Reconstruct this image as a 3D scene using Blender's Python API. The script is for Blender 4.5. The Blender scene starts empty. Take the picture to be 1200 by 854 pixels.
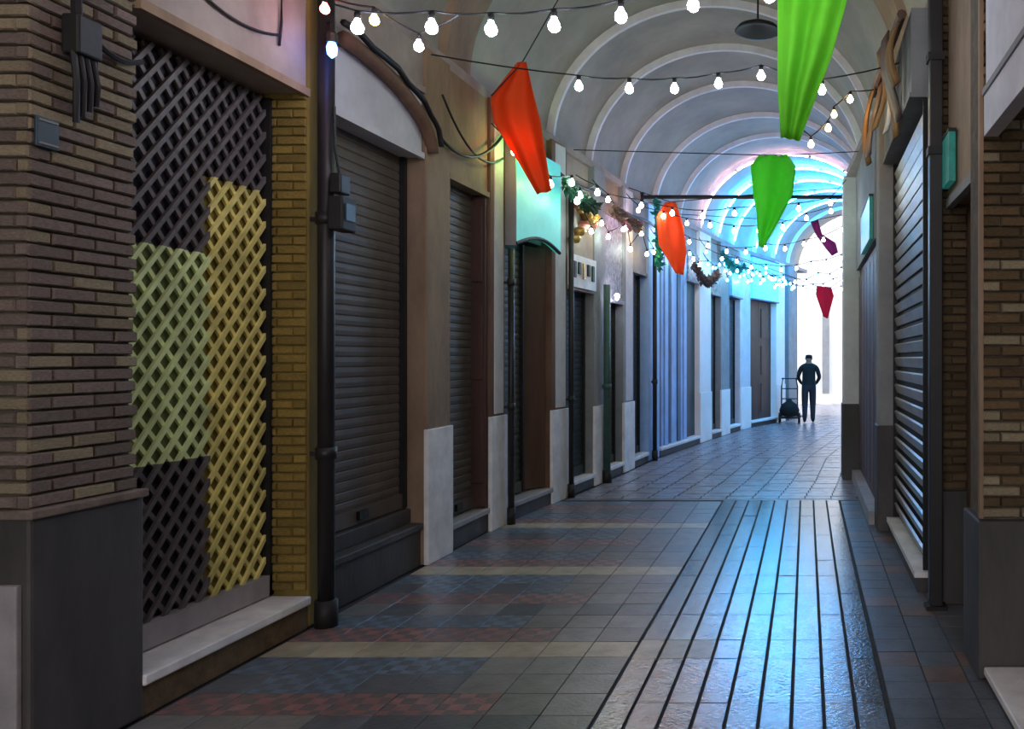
import bpy, bmesh, math, random
from mathutils import Vector
random.seed(7)
SC = bpy.context.scene
C = SC.collection

# ------------------------------------------------------------------ camera, world, exposure
cam_d = bpy.data.cameras.new('camera'); cam = bpy.data.objects.new('camera', cam_d); C.objects.link(cam)
cam.location = (0, 0, 1.6); cam.rotation_euler = (math.radians(90), 0, 0)
cam_d.sensor_width = 36; cam_d.lens = 30; cam_d.shift_x = -345 / 1200; cam_d.shift_y = -7 / 1200; cam_d.clip_end = 200
SC.camera = cam
w = bpy.data.worlds.new('sky'); SC.world = w; w.use_nodes = True
bgn = w.node_tree.nodes['Background']
bgn.inputs[0].default_value = (.95, .97, 1.0, 1); bgn.inputs[1].default_value = 1.35
SC.view_settings.view_transform = 'Standard'; SC.view_settings.look = 'None'
SC.view_settings.exposure = 1.2; SC.view_settings.gamma = 1; SC.view_settings.use_curve_mapping = False

# ------------------------------------------------------------------ materials
def lin(c): return tuple((x / 255 / 12.92 if x <= 10 else ((x / 255 + .055) / 1.055) ** 2.4) for x in c)
def mat(name, rgb, rough=.7, var=.35, scale=6., bump=.2, metal=0., spec=.4, emit=0., rnd=0., stretch=(1, 1, 1), ecol=None, second=None):
    m = bpy.data.materials.new(name); m.use_nodes = True
    nt = m.node_tree; N = nt.nodes; Lk = nt.links
    b = N['Principled BSDF']; c = lin(rgb)
    b.inputs['Roughness'].default_value = rough; b.inputs['Metallic'].default_value = metal
    b.inputs['Specular IOR Level'].default_value = spec
    tc = N.new('ShaderNodeTexCoord'); mp = N.new('ShaderNodeMapping'); mp.inputs['Scale'].default_value = stretch
    nz = N.new('ShaderNodeTexNoise'); nz.inputs['Scale'].default_value = scale; nz.inputs['Detail'].default_value = 6; nz.inputs['Roughness'].default_value = .65
    Lk.new(tc.outputs['Object'], mp.inputs[0]); Lk.new(mp.outputs[0], nz.inputs['Vector'])
    if rnd:
        oi = N.new('ShaderNodeObjectInfo'); ad = N.new('ShaderNodeVectorMath'); ad.operation = 'ADD'
        cx = N.new('ShaderNodeCombineXYZ'); mm = N.new('ShaderNodeMath'); mm.operation = 'MULTIPLY'; mm.inputs[1].default_value = 37
        Lk.new(oi.outputs['Random'], mm.inputs[0]); Lk.new(mm.outputs[0], cx.inputs[0]); Lk.new(cx.outputs[0], ad.inputs[1])
        Lk.new(mp.outputs[0], ad.inputs[0]); Lk.new(ad.outputs[0], nz.inputs['Vector'])
    rp = N.new('ShaderNodeValToRGB'); rp.color_ramp.elements[0].position = .3; rp.color_ramp.elements[1].position = .7
    lo = second and lin(second) or tuple(x * (1 - var) for x in c)
    rp.color_ramp.elements[0].color = (*lo, 1); rp.color_ramp.elements[1].color = (*[min(1, x * (1 + var)) for x in c], 1)
    Lk.new(nz.outputs['Fac'], rp.inputs[0]); col = rp.outputs[0]
    if rnd:
        hs = N.new('ShaderNodeHueSaturation'); mr = N.new('ShaderNodeMapRange')
        mr.inputs['To Min'].default_value = 1 - rnd; mr.inputs['To Max'].default_value = 1 + rnd
        Lk.new(oi.outputs['Random'], mr.inputs[0]); Lk.new(mr.outputs[0], hs.inputs['Value']); Lk.new(col, hs.inputs['Color']); col = hs.outputs[0]
    Lk.new(col, b.inputs['Base Color'])
    if bump:
        bp = N.new('ShaderNodeBump'); bp.inputs['Strength'].default_value = bump; bp.inputs['Distance'].default_value = .01
        nb = N.new('ShaderNodeTexNoise'); nb.inputs['Scale'].default_value = scale * 6; nb.inputs['Detail'].default_value = 4
        Lk.new(mp.outputs[0], nb.inputs['Vector']); Lk.new(nb.outputs['Fac'], bp.inputs['Height']); Lk.new(bp.outputs[0], b.inputs['Normal'])
    if emit:
        b.inputs['Emission Color'].default_value = (*lin(ecol or rgb), 1); b.inputs['Emission Strength'].default_value = emit
    return m
M = {}
M['brick'] = mat('brick', (146, 134, 110), .85, .35, 9, .5, rnd=.2)
M['brick_red'] = mat('brick_red', (124, 110, 102), .85, .35, 9, .5, rnd=.2)
M['brick_brown'] = mat('brick_brown', (100, 82, 58), .85, .4, 9, .5, rnd=.3)
M['mortar'] = mat('mortar', (98, 88, 76), .95, .3, 12, .5)
M['stone_dark'] = mat('stone_dark', (74, 70, 70), .6, .35, 4, .3, stretch=(1, 1, .3))
M['stone_white'] = mat('stone_white', (232, 229, 230), .5, .18, 5, .15)
M['stone_pale'] = mat('stone_pale', (160, 155, 158), .55, .22, 4, .2)
M['plaster'] = mat('plaster', (164, 150, 142), .9, .22, 2.2, .35)
M['plaster_light'] = mat('plaster_light', (208, 206, 212), .8, .16, 2.5, .3)
M['plaster_tan'] = mat('plaster_tan', (150, 126, 104), .85, .3, 3, .35, stretch=(1, 1, .4))
M['plaster_olive'] = mat('plaster_olive', (120, 102, 50), .85, .35, 3, .4, stretch=(1, 1, .4))
M['plaster_brown'] = mat('plaster_brown', (112, 84, 68), .8, .35, 3, .35, stretch=(1, 1, .4))
M['plaster_grey'] = mat('plaster_grey', (140, 140, 142), .8, .2, 3, .3)
M['vault'] = mat('vault', (168, 162, 154), .85, .2, 1.3, .25)
M['rib'] = mat('rib', (236, 230, 236), .7, .12, 4, .2)
M['white_wall'] = mat('white_wall', (238, 234, 232), .8, .06, 2, .1)
M['blue_light_tint'] = mat('blue_light_tint', (146, 184, 232), .5, .15, 3, .15)  # blue light falling on pillar and shopfront, put into the base colour
M['blue_dark'] = mat('blue_dark', (64, 96, 128), .5, .2, 3, .15)
M['teal_panel'] = mat('teal_panel', (96, 186, 172), .45, .12, 6, .05, emit=.2, ecol=(60, 190, 170))
M['cyan_box'] = mat('cyan_box', (60, 150, 190), .4, .4, 9, .05, emit=.3, ecol=(20, 140, 215))
M['cyan_box2'] = mat('cyan_box2', (110, 190, 220), .4, .4, 9, .05, emit=.4, ecol=(40, 165, 235))
M['teal_lit'] = mat('teal_lit', (36, 112, 104), .4, .4, 12, .05, emit=.05, ecol=(60, 190, 175))
M['shutter_brown'] = mat('shutter_brown', (98, 88, 80), .55, .25, 3, .12, metal=.2, stretch=(1, 1, .5))
M['shutter_grey'] = mat('shutter_grey', (108, 104, 100), .5, .25, 3, .12, metal=.3)
M['shutter_green'] = mat('shutter_green', (82, 84, 74), .5, .25, 3, .12, metal=.2)
M['shutter_slate'] = mat('shutter_slate', (58, 70, 78), .5, .25, 3, .12, metal=.2)
M['slat_metal'] = mat('slat_metal', (165, 160, 158), .4, .25, 5, .1, metal=.4)
M['dark'] = mat('dark', (30, 28, 28), .6, .3, 5, .1)
M['pipe_dark'] = mat('pipe_dark', (36, 32, 34), .45, .3, 5, .1)
M['pipe_green'] = mat('pipe_green', (56, 84, 78), .5, .3, 5, .1)
M['cable'] = mat('cable', (28, 26, 28), .6, .2, 5, 0)
M['wood_red'] = mat('wood_red', (76, 50, 44), .55, .35, 4, .2, stretch=(1, 1, .2))
M['wood_brown'] = mat('wood_brown', (92, 66, 54), .55, .35, 4, .2, stretch=(1, 1, .2))
M['plate_blue'] = mat('plate_blue', (46, 66, 80), .4, .2, 5, 0)
M['gold'] = mat('gold', (190, 150, 80), .4, .4, 20, .2, metal=.5)
M['pink'] = mat('pink', (200, 120, 110), .6, .3, 10, .1)
M['garland'] = mat('garland', (30, 66, 50), .6, .5, 20, .2)
M['garland_brown'] = mat('garland_brown', (110, 84, 76), .6, .5, 20, .2)
M['foil_teal'] = mat('foil_teal', (40, 140, 130), .35, .4, 20, .1, metal=.3)
M['tatter'] = mat('tatter', (128, 90, 52), .9, .5, 5, .4, stretch=(3, 3, .4))
M['poster'] = mat('poster', (150, 140, 140), .6, .6, 14, .0, second=(60, 56, 60))
M['skin'] = mat('skin', (150, 112, 92), .6, .1, 5, 0)
M['hair'] = mat('hair', (22, 19, 18), .6, .2, 20, 0)
M['black_cloth'] = mat('black_cloth', (26, 25, 24), .9, .3, 14, .2)
M['floor_base'] = mat('floor_base', (52, 50, 52), .8, .3, 5, .2)
def paver(name, rgb, rough=.33, checker=None, ck=14., var=.3, rnd=.18, spec=.5):
    m = mat(name, rgb, rough, var, 7, .25, rnd=rnd, spec=spec)
    if checker:
        nt = m.node_tree; b = nt.nodes['Principled BSDF']; src = b.inputs['Base Color'].links[0].from_socket
        ch = nt.nodes.new('ShaderNodeTexChecker'); ch.inputs['Scale'].default_value = ck
        tc = nt.nodes.new('ShaderNodeTexCoord'); nt.links.new(tc.outputs['Object'], ch.inputs['Vector'])
        mx = nt.nodes.new('ShaderNodeMix'); mx.data_type = 'RGBA'
        nt.links.new(ch.outputs['Fac'], mx.inputs[0]); nt.links.new(src, mx.inputs[6]); mx.inputs[7].default_value = (*lin(checker), 1)
        nt.links.new(mx.outputs[2], b.inputs['Base Color'])
    return m
M['pv_grey'] = paver('pv_grey', (120, 117, 117))
M['pv_cream'] = paver('pv_cream', (172, 160, 138))
M['pv_blue'] = paver('pv_blue', (104, 120, 140), checker=(92, 98, 106))
M['pv_red'] = paver('pv_red', (150, 108, 106), checker=(104, 96, 98))
M['pv_dark'] = paver('pv_dark', (92, 94, 100))
M['pv_orange'] = paver('pv_orange', (118, 96, 86))
M['pv_strip'] = paver('pv_strip', (72, 82, 92), rough=.15, spec=1.0)
M['pv_far'] = paver('pv_far', (138, 134, 142), rough=.27, rnd=0)
def cloth(name, rgb, tr=.45):
    m = mat(name, rgb, .75, .14, 3, .1); nt = m.node_tree; b = nt.nodes['Principled BSDF']; out = nt.nodes['Material Output']
    t = nt.nodes.new('ShaderNodeBsdfTranslucent'); t.inputs[0].default_value = (*lin(rgb), 1)
    mx = nt.nodes.new('ShaderNodeMixShader'); mx.inputs[0].default_value = tr
    nt.links.new(b.outputs[0], mx.inputs[1]); nt.links.new(t.outputs[0], mx.inputs[2]); nt.links.new(mx.outputs[0], out.inputs[0]); return m
M['c_green'] = cloth('c_green', (120, 214, 44)); M['c_orange'] = cloth('c_orange', (255, 100, 38))
M['c_green2'] = cloth('c_green2', (126, 246, 90)); M['c_red'] = cloth('c_red', (226, 24, 60)); M['c_purple'] = cloth('c_purple', (120, 20, 96)); M['c_white'] = cloth('c_white', (200, 214, 228))
def glow(name, rgb, s):
    m = bpy.data.materials.new(name); m.use_nodes = True; b = m.node_tree.nodes['Principled BSDF']
    b.inputs['Base Color'].default_value = (.8, .8, .8, 1); b.inputs['Roughness'].default_value = .2
    b.inputs['Emission Color'].default_value = (*lin(rgb), 1); b.inputs['Emission Strength'].default_value = s; return m
for n, c, s in [('cool', (222, 230, 255), 42), ('mint', (222, 255, 240), 32), ('warm', (255, 214, 140), 30), ('red', (255, 90, 80), 14),
                ('yellow', (255, 200, 90), 14), ('cyan', (90, 205, 255), 13), ('green', (90, 255, 110), 40), ('blue', (70, 120, 255), 10), ('rope', (46, 168, 255), 50), ('pinkw', (255, 205, 225), 32)]:
    M['g_' + n] = glow('glow_' + n, c, s)
# rolling grille colours: galvanised metal with yellow and pale green blocks set by position (local u along y, z up)
def grille_colour(name, base, yel, grn):
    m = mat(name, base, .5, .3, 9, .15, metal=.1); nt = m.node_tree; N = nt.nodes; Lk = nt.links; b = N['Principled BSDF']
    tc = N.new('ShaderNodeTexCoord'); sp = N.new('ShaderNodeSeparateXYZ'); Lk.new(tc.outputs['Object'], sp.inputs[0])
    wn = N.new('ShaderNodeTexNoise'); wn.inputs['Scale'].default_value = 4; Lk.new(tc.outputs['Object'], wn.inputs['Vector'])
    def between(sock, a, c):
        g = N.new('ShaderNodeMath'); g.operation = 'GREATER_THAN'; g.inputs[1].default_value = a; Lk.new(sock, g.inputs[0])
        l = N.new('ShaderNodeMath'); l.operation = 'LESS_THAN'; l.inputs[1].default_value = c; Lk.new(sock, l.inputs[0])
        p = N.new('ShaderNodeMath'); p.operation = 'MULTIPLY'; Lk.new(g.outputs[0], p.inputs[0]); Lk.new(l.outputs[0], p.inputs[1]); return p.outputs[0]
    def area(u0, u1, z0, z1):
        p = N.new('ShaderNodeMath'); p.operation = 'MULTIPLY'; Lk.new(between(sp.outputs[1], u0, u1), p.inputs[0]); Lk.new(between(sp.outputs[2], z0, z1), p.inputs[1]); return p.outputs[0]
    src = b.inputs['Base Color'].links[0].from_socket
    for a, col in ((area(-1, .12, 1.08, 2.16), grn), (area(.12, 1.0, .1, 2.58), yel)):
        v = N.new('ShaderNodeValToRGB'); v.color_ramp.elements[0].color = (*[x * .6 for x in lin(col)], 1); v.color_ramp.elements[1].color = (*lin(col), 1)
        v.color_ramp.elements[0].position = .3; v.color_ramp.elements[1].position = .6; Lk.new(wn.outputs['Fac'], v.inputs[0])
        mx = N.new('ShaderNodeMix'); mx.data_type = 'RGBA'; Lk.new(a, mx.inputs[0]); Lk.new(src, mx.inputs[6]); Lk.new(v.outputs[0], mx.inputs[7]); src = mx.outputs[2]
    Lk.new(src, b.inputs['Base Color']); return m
M['grille_bar'] = grille_colour('grille_bar', (104, 98, 100), (246, 232, 146), (232, 246, 180))
M['grille_back'] = grille_colour('grille_back', (40, 38, 46), (150, 136, 66), (126, 140, 90))

# ------------------------------------------------------------------ builders
class MB:
    def __init__(s): s.v = []; s.f = []; s.sm = False
    def prism(s, poly, z0, z1):
        n = len(poly); o = len(s.v)
        s.v += [(x, y, z0) for x, y in poly] + [(x, y, z1) for x, y in poly]
        s.f += [tuple(o + i for i in range(n))[::-1], tuple(o + n + i for i in range(n))]
        s.f += [(o + i, o + (i + 1) % n, o + n + (i + 1) % n, o + n + i) for i in range(n)]
        return s
    def box(s, x0, x1, y0, y1, z0, z1): return s.prism([(x0, y0), (x1, y0), (x1, y1), (x0, y1)], z0, z1)
    def hexa(s, p):   # 8 points: bottom 4, top 4
        o = len(s.v); s.v += [tuple(q) for q in p]
        s.f += [tuple(o + i for i in q) for q in ((3, 2, 1, 0), (4, 5, 6, 7), (0, 1, 5, 4), (1, 2, 6, 5), (2, 3, 7, 6), (3, 0, 4, 7))]; return s
    def tube(s, pts, r, n=8, caps=True):
        pts = [Vector(p) for p in pts]; o = len(s.v); up = Vector((0, 0, 1))
        rr = r if isinstance(r, (list, tuple)) else [r] * len(pts)
        for i, p in enumerate(pts):
            t = (pts[min(i + 1, len(pts) - 1)] - pts[max(i - 1, 0)]).normalized()
            a = t.cross(up)
            if a.length < .05: a = t.cross(Vector((0, 1, 0)))
            a.normalize(); b = t.cross(a)
            for k in range(n):
                q = 2 * math.pi * k / n; s.v.append(tuple(p + (a * math.cos(q) + b * math.sin(q)) * rr[i]))
        for i in range(len(pts) - 1):
            for k in range(n):
                s.f.append((o + i * n + k, o + i * n + (k + 1) % n, o + (i + 1) * n + (k + 1) % n, o + (i + 1) * n + k))
        if caps:
            s.f.append(tuple(o + k for k in range(n))); s.f.append(tuple(o + (len(pts) - 1) * n + k for k in range(n))[::-1])
        return s
    def lathe(s, prof, n=12, c=(0, 0, 0)):
        o = len(s.v); m = len(prof)
        for r, z in prof:
            for k in range(n):
                q = 2 * math.pi * k / n; s.v.append((c[0] + r * math.cos(q), c[1] + r * math.sin(q), c[2] + z))
        for i in range(m - 1):
            for k in range(n): s.f.append((o + i * n + k, o + i * n + (k + 1) % n, o + (i + 1) * n + (k + 1) % n, o + (i + 1) * n + k))
        s.f.append(tuple(o + k for k in range(n))[::-1]); s.f.append(tuple(o + (m - 1) * n + k for k in range(n))); return s
    def grid(s, P):   # P rows of points
        o = len(s.v); m = len(P[0])
        for row in P: s.v += [tuple(q) for q in row]
        for i in range(len(P) - 1):
            for k in range(m - 1): s.f.append((o + i * m + k, o + i * m + k + 1, o + (i + 1) * m + k + 1, o + (i + 1) * m + k))
        return s
    def mesh(s, name, m=None, smooth=False, off=(0, 0, 0)):
        me = bpy.data.meshes.new(name); me.from_pydata([(x - off[0], y - off[1], z - off[2]) for x, y, z in s.v], [], s.f)
        bm = bmesh.new(); bm.from_mesh(me); bmesh.ops.recalc_face_normals(bm, faces=bm.faces); bm.to_mesh(me); bm.free()
        if smooth: me.polygons.foreach_set('use_smooth', [True] * len(me.polygons))
        if m: me.materials.append(M[m])
        me.update(); return me
    def build(s, name, m, parent=None, smooth=False, loc=None, bevel=0, solid=0):
        off = wloc(parent) if parent else (loc or (0, 0, 0))
        o = bpy.data.objects.new(name, s.mesh(name, m, smooth, off)); C.objects.link(o)
        if parent: o.parent = parent
        elif loc: o.location = loc
        if bevel:
            b = o.modifiers.new('b', 'BEVEL'); b.width = bevel; b.segments = 2; b.limit_method = 'ANGLE'
        if solid:
            b = o.modifiers.new('s', 'SOLIDIFY'); b.thickness = solid; b.offset = 0
        return o
def wloc(o):
    v = Vector((0, 0, 0))
    while o: v += o.location; o = o.parent
    return v
def tag(o, label=None, cat=None, group=None, kind=None):
    if label: o['label'] = label
    if cat: o['category'] = cat
    if group: o['group'] = group
    if kind: o['kind'] = kind
    return o
def thing(name, loc, label, cat, group=None, kind=None):
    o = bpy.data.objects.new(name, None); o.empty_display_size = .1; C.objects.link(o); o.location = loc
    return tag(o, label, cat, group, kind)
def inst(name, me, parent, loc, scale=(1, 1, 1), rot=(0, 0, 0)):
    o = bpy.data.objects.new(name, me); C.objects.link(o); o.parent = parent
    o.location = Vector(loc) - (wloc(parent) if parent else Vector((0, 0, 0))); o.scale = scale; o.rotation_euler = rot; return o

# wall front lines (x across the alley, y along it)
LP = [(-12, -2.99), (5.1, -2.96), (8.2, -2.92), (9.7, -2.77), (11.03, -2.63), (13.56, -2.43), (16.84, -1.9), (19.28, -1.45), (21.4, -.7), (24.5, .2)]
RP = [(-12, .9), (4.3, .87), (5.5, .83), (7.3, .76), (8.9, .62), (11.3, .5), (12.6, .62), (16.8, 1.25), (19.3, 1.75), (21.4, 2.55), (24.5, 3.5)]
def interp(P, u):
    for (a, b), (c, d) in zip(P, P[1:]):
        if a <= u <= c: return b + (d - b) * (u - a) / (c - a)
    return P[-1][1] if u > P[-1][0] else P[0][1]
def Lv(u): return interp(LP, u)
def Rv(u): return interp(RP, u)
ZS = 4.07
def voff(u): return .2 + .15 * min(1, max(0, (u - 8) / 3))
def vault_pt(u, a, dr=0.):
    xl = Lv(u) - voff(u); xr = Rv(u) + voff(u); cx = (xl + xr) / 2; h = (xr - xl) / 2 - dr
    return (cx - h * math.cos(a), u, ZS + (1.72 - dr) * math.sin(a))

# ------------------------------------------------------------------ floor
fl = thing('floor', (0, 4, 0), 'glossy stone paved alley floor with lengthwise strips', 'floor', kind='structure')
MB().prism([(-7, -8), (6, -8), (10, 34), (-7, 34)], -.25, -.012).build('slab', 'floor_base', fl)
rnd = random.Random(3)
pm = {}
def paver_mesh(key, w, l, m):
    k = (key, round(w, 3), round(l, 3))
    if k not in pm:
        b = .001; z = .0
        mb = MB(); a, c = w / 2, l / 2
        mb.v = [(-a, -c, -.03), (a, -c, -.03), (a, c, -.03), (-a, c, -.03), (-a, -c, z - b), (a, -c, z - b), (a, c, z - b), (-a, c, z - b),
                (-a + b, -c + b, z), (a - b, -c + b, z), (a - b, c - b, z), (-a + b, c - b, z)]
        mb.f = [(0, 1, 5, 4), (1, 2, 6, 5), (2, 3, 7, 6), (3, 0, 4, 7), (4, 5, 9, 8), (5, 6, 10, 9), (6, 7, 11, 10), (7, 4, 8, 11), (8, 9, 10, 11)]
        pm[k] = mb.mesh('paver', m)
    return pm[k]
far = {}
def put_paver(kind, x, y, wx, ly, single, dz=0):
    if single:
        o = inst('paver', paver_mesh(kind, wx, ly, kind), fl, (x, y, dz), rot=(rnd.uniform(-.004, .004), rnd.uniform(-.004, .004), 0))
    else:
        far.setdefault(kind, MB()).box(x - wx / 2, x + wx / 2, y - ly / 2, y + ly / 2, -.03, dz)
# lengthwise strips
SW = .1455
for i in range(9):
    x = -.94 + SW * (i + .5)
    ys = [2.2 + .5875 * k for k in range(5)] + [4.85 + .48 * k for k in range(11)]
    ys[4] = 4.55
    for a_, b_ in zip(ys, ys[1:]):
        b_ = min(b_, 9.65)
        if b_ - a_ < .05: continue
        kd = 'pv_cream' if abs(a_ - 4.55) < .01 and i < 3 else 'pv_strip'
        put_paver(kd, x, (a_ + b_) / 2, SW - .017, b_ - a_ - .006, True, rnd.uniform(0, .002))
# cross-patterned field beside the left shops
PW = .249
for r in range(-10, 20):
    y = 4.70 + PW * r; k = r % 7
    for c in range(8):
        x = -2.94 + PW * (c + .5)
        if y > 9.62: continue
        if k == 0: kd = 'pv_cream'
        elif k in (6, 2): kd = 'pv_blue' if c < 5 else 'pv_grey'
        elif k in (1, 4): kd = 'pv_red' if c < 6 else 'pv_grey'
        elif k == 5: kd = rnd.choice(['pv_blue', 'pv_dark']) if c < 5 else 'pv_grey'
        else: kd = rnd.choice(['pv_grey', 'pv_grey', 'pv_dark'])
        put_paver(kd, x, y, PW - .005, PW - .005, 3.2 < y < 6.4, rnd.uniform(-.001, .001))
for r in range(36):
    y = 2.4 + .215 * r
    if y > 9.62: break
    for c in range(3):
        x = .385 + .21 * (c + .5)
        kd = ['pv_orange', 'pv_dark', 'pv_dark', 'pv_dark', 'pv_dark'][(r + (c == 1)) % 5]
        if x - .1 < Rv(y) + .1: put_paver(kd, x, y, .204, .209, 3.2 < y < 5.5, rnd.uniform(-.001, .001))
# plain paving beyond the cross joint
y = 9.73
while y < 24:
    x = Lv(y) - .1 + (int(y * 10) % 2) * .15
    while x < max(Rv(y), .9) + .3:
        put_paver('pv_far', x + .15, y + .1, .286, .188, False, rnd.uniform(-.003, .002)); x += .3
    y += .2
for k, mb in far.items():
    o = mb.build('paving_field', k, fl); o['kind'] = 'stuff'
MB().prism([(-6.9, 24.05), (8, 24.05), (9, 33), (-6.9, 33)], -.02, 0).build('far_paving', 'pv_far', fl)
MB().box(-2.9, .8, 9.655, 9.72, -.03, -.002).build('cross_joint', 'pv_dark', fl)

# ------------------------------------------------------------------ shell
def strip_wall(name, P, sgn, off, thick, z1, m, label, u0, u1):
    us = sorted({u0, u1} | {p[0] for p in P if u0 < p[0] < u1})
    f = lambda u: interp(P, u)
    poly = [(f(u) + sgn * off, u) for u in us] + [(f(u) + sgn * (off + thick), u) for u in reversed(us)]
    mb = MB()
    for a, b in zip(us, us[1:]):
        mb.prism([(f(a) + sgn * off, a), (f(b) + sgn * off, b), (f(b) + sgn * (off + thick), b), (f(a) + sgn * (off + thick), a)], 0, z1)
    return tag(mb.build(name, m), label, 'wall', kind='structure')
strip_wall('wall_left', LP, -1, .46, .4, 4.3, 'plaster_brown', 'brown plaster back wall behind the row of shuttered shops', -5, 24.5)
strip_wall('wall_right', RP, 1, .42, .4, 4.3, 'plaster_brown', 'dark plaster wall behind the slatted shutter and brick pillars', -5, 24.5)
# cornices that carry the vault
def cornice(name, P, sgn, label):
    mb = MB(); us = [-5, 2, 4.3, 5.1, 5.5, 7.3, 8.2, 8.9, 9.7, 11.03, 11.3, 12.6, 13.56, 16.84, 19.28, 21.4, 24]
    for a, b in zip(us, us[1:]):
        f = lambda u: interp(P, u)
        mb.prism([(f(a) + sgn * .03, a), (f(b) + sgn * .03, b), (f(b) + sgn * .6, b), (f(a) + sgn * .6, a)], 4.0, 4.09)
    return tag(mb.build(name, 'plaster'), label, 'cornice', kind='structure')
cornice('trim_1', LP, -1, 'thin plaster cornice above the shop fascias under the vault springing')
cornice('trim_2', RP, 1, 'thin plaster cornice above the slatted shutter and brick pillars')
ce = thing('ceiling', (-1, 8, ZS), 'grey plaster barrel vault with pale ribs over the alley', 'ceiling', kind='structure')
NU = [-5 + i * .5 for i in range(59)]
rows = [[vault_pt(u, math.pi * k / 36) for k in range(37)] for u in NU]
rows = [[(r[0][0], r[0][1], 4.02)] + r + [(r[-1][0], r[-1][1], 4.02)] for r in rows]
o = MB().grid(rows).build('vault_shell', 'vault', ce, smooth=True); b = o.modifiers.new('s', 'SOLIDIFY'); b.thickness = .14; b.offset = 0
for ur in (-2, .5, 3, 5.4, 9.8, 11.2, 12.7, 14.3, 15.6, 16.9, 18.1, 19.3, 20.5, 21.7, 22.9):
    mb = MB(); wv = .05; P = []
    for k in range(41):
        a = math.pi * k / 40
        P.append([vault_pt(ur - wv, a, .05), vault_pt(ur - wv * .6, a, .15), vault_pt(ur + wv * .6, a, .15), vault_pt(ur + wv, a, .05)])
    mb.grid(P).build('rib', 'rib', ce, smooth=False)
P = []
for k in range(41):
    a = math.pi * k / 40; P.append([vault_pt(7.08, a, .06), vault_pt(7.1, a, .14), vault_pt(7.58, a, .14), vault_pt(7.6, a, .06)])
MB().grid(P).build('transverse_arch', 'plaster_tan', ce)
for ur in (16.9, 18.1, 19.3, 20.5, 21.7):
    s = thing('rope_light', vault_pt(ur, 0, .2), ('cyan' if ur > 17 else 'thin white') + ' rope light arched along the vault rib ' + {16.9: 'second beyond the tie rod', 18.1: 'above the deep blue-green sign box', 19.3: 'before the cyan sign box', 20.5: 'over the cyan sign box', 21.7: 'nearest the end of the vault'}[ur], 'rope light')
    MB().tube([vault_pt(ur - .03, math.pi * (.04 + .92 * k / 40), .175) for k in range(41)], (.017 if ur > 17 else .005), 6).build('tube', 'g_rope' if ur > 17 else 'g_pinkw', s, smooth=True)
    for k in range(5, 40, 6): MB().lathe([(.034, -.015), (.034, .015)], 8, vault_pt(ur - .03, math.pi * (.04 + .92 * k / 40), .17)).build('clip', 'plaster_grey', s)
tag(MB().box(-8, 12, 30, 30.4, 0, 7.5).build('wall_end', 'white_wall'), 'bright white plaster wall at the sunlit far end', 'wall', kind='structure')

# ------------------------------------------------------------------ bricks
bm_cache = {}
def brick_mesh(m):
    if m not in bm_cache:
        mb = MB(); a, c, h, b = .5, .5, .5, .06
        # face outward along +x, unit size, bevelled rim
        mb.v = [(-.5, -.5, -.5), (-.5, .5, -.5), (-.5, .5, .5), (-.5, -.5, .5), (.3, -.5, -.5), (.3, .5, -.5), (.3, .5, .5), (.3, -.5, .5),
                (.5, -.47, -.4), (.5, .47, -.4), (.5, .47, .4), (.5, -.47, .4)]
        mb.f = [(0, 1, 2, 3), (0, 1, 5, 4), (1, 2, 6, 5), (2, 3, 7, 6), (3, 0, 4, 7), (4, 5, 9, 8), (5, 6, 10, 9), (6, 7, 11, 10), (7, 4, 8, 11), (8, 9, 10, 11)]
        bm_cache[m] = mb.mesh('brick', m)
    return bm_cache[m]
def brick_face(parent, face, fixed, a0, a1, z0, z1, mats, L=.205, H=.054, seed=1, dep=.05):
    """face '+x': plane x=fixed, bricks along y ; face '-y': plane y=fixed, bricks along x"""
    rg = random.Random(seed); z = z0; row = 0
    while z + H * .6 < z1:
        a = a0 - (L / 2 if row % 2 else 0)
        while a < a1 - .02:
            s, e = max(a, a0), min(a + L, a1)
            if e - s > .03:
                l = e - s - .009; mid = (s + e) / 2; pr = rg.uniform(-.003, .006)
                m = mats(rg, z) if callable(mats) else mats
                if face == '+x': inst('brick', brick_mesh(m), parent, (fixed - dep / 2 + pr, mid, z + H / 2), (dep, l, H - .009))
                else: inst('brick', brick_mesh(m), parent, (mid, fixed + dep / 2 - pr, z + H / 2), (dep, l, H - .009), (0, 0, -math.pi / 2))
            a += L
        z += H; row += 1

# ------------------------------------------------------------------ left pillars
pA = thing('brick_pillar', (-2.98, 3.5, 0), 'big buff brick pillar with dark stone base beside the diamond grille', 'pillar', kind='structure')
MB().box(-3.45, -3.006, 3.292, 3.785, 0, 4.0).build('core', 'mortar', pA)
MB().box(-3.45, -2.955, 3.25, 3.81, 0, .99).build('base_slab', 'stone_dark', pA, bevel=.015)
MB().box(-3.45, -2.94, 3.24, 3.82, .985, 1.02).build('base_ledge', 'brick_red', pA, bevel=.006)
mA = lambda rg, z: rg.choice(['brick', 'brick', 'brick_red']) if z > 2.4 else rg.choice(['brick', 'brick_red', 'brick_red', 'brick_red'])
brick_face(pA, '+x', -2.98, 3.27, 3.80, 1.02, 3.98, mA, seed=5)
brick_face(pA, '-y', 3.27, -3.44, -2.98, 1.02, 3.98, mA, seed=6)
MB().box(-3.45, -2.985, 3.222, 3.25, 0, .74).build('side_slab', 'stone_pale', pA, bevel=.006)
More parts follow.
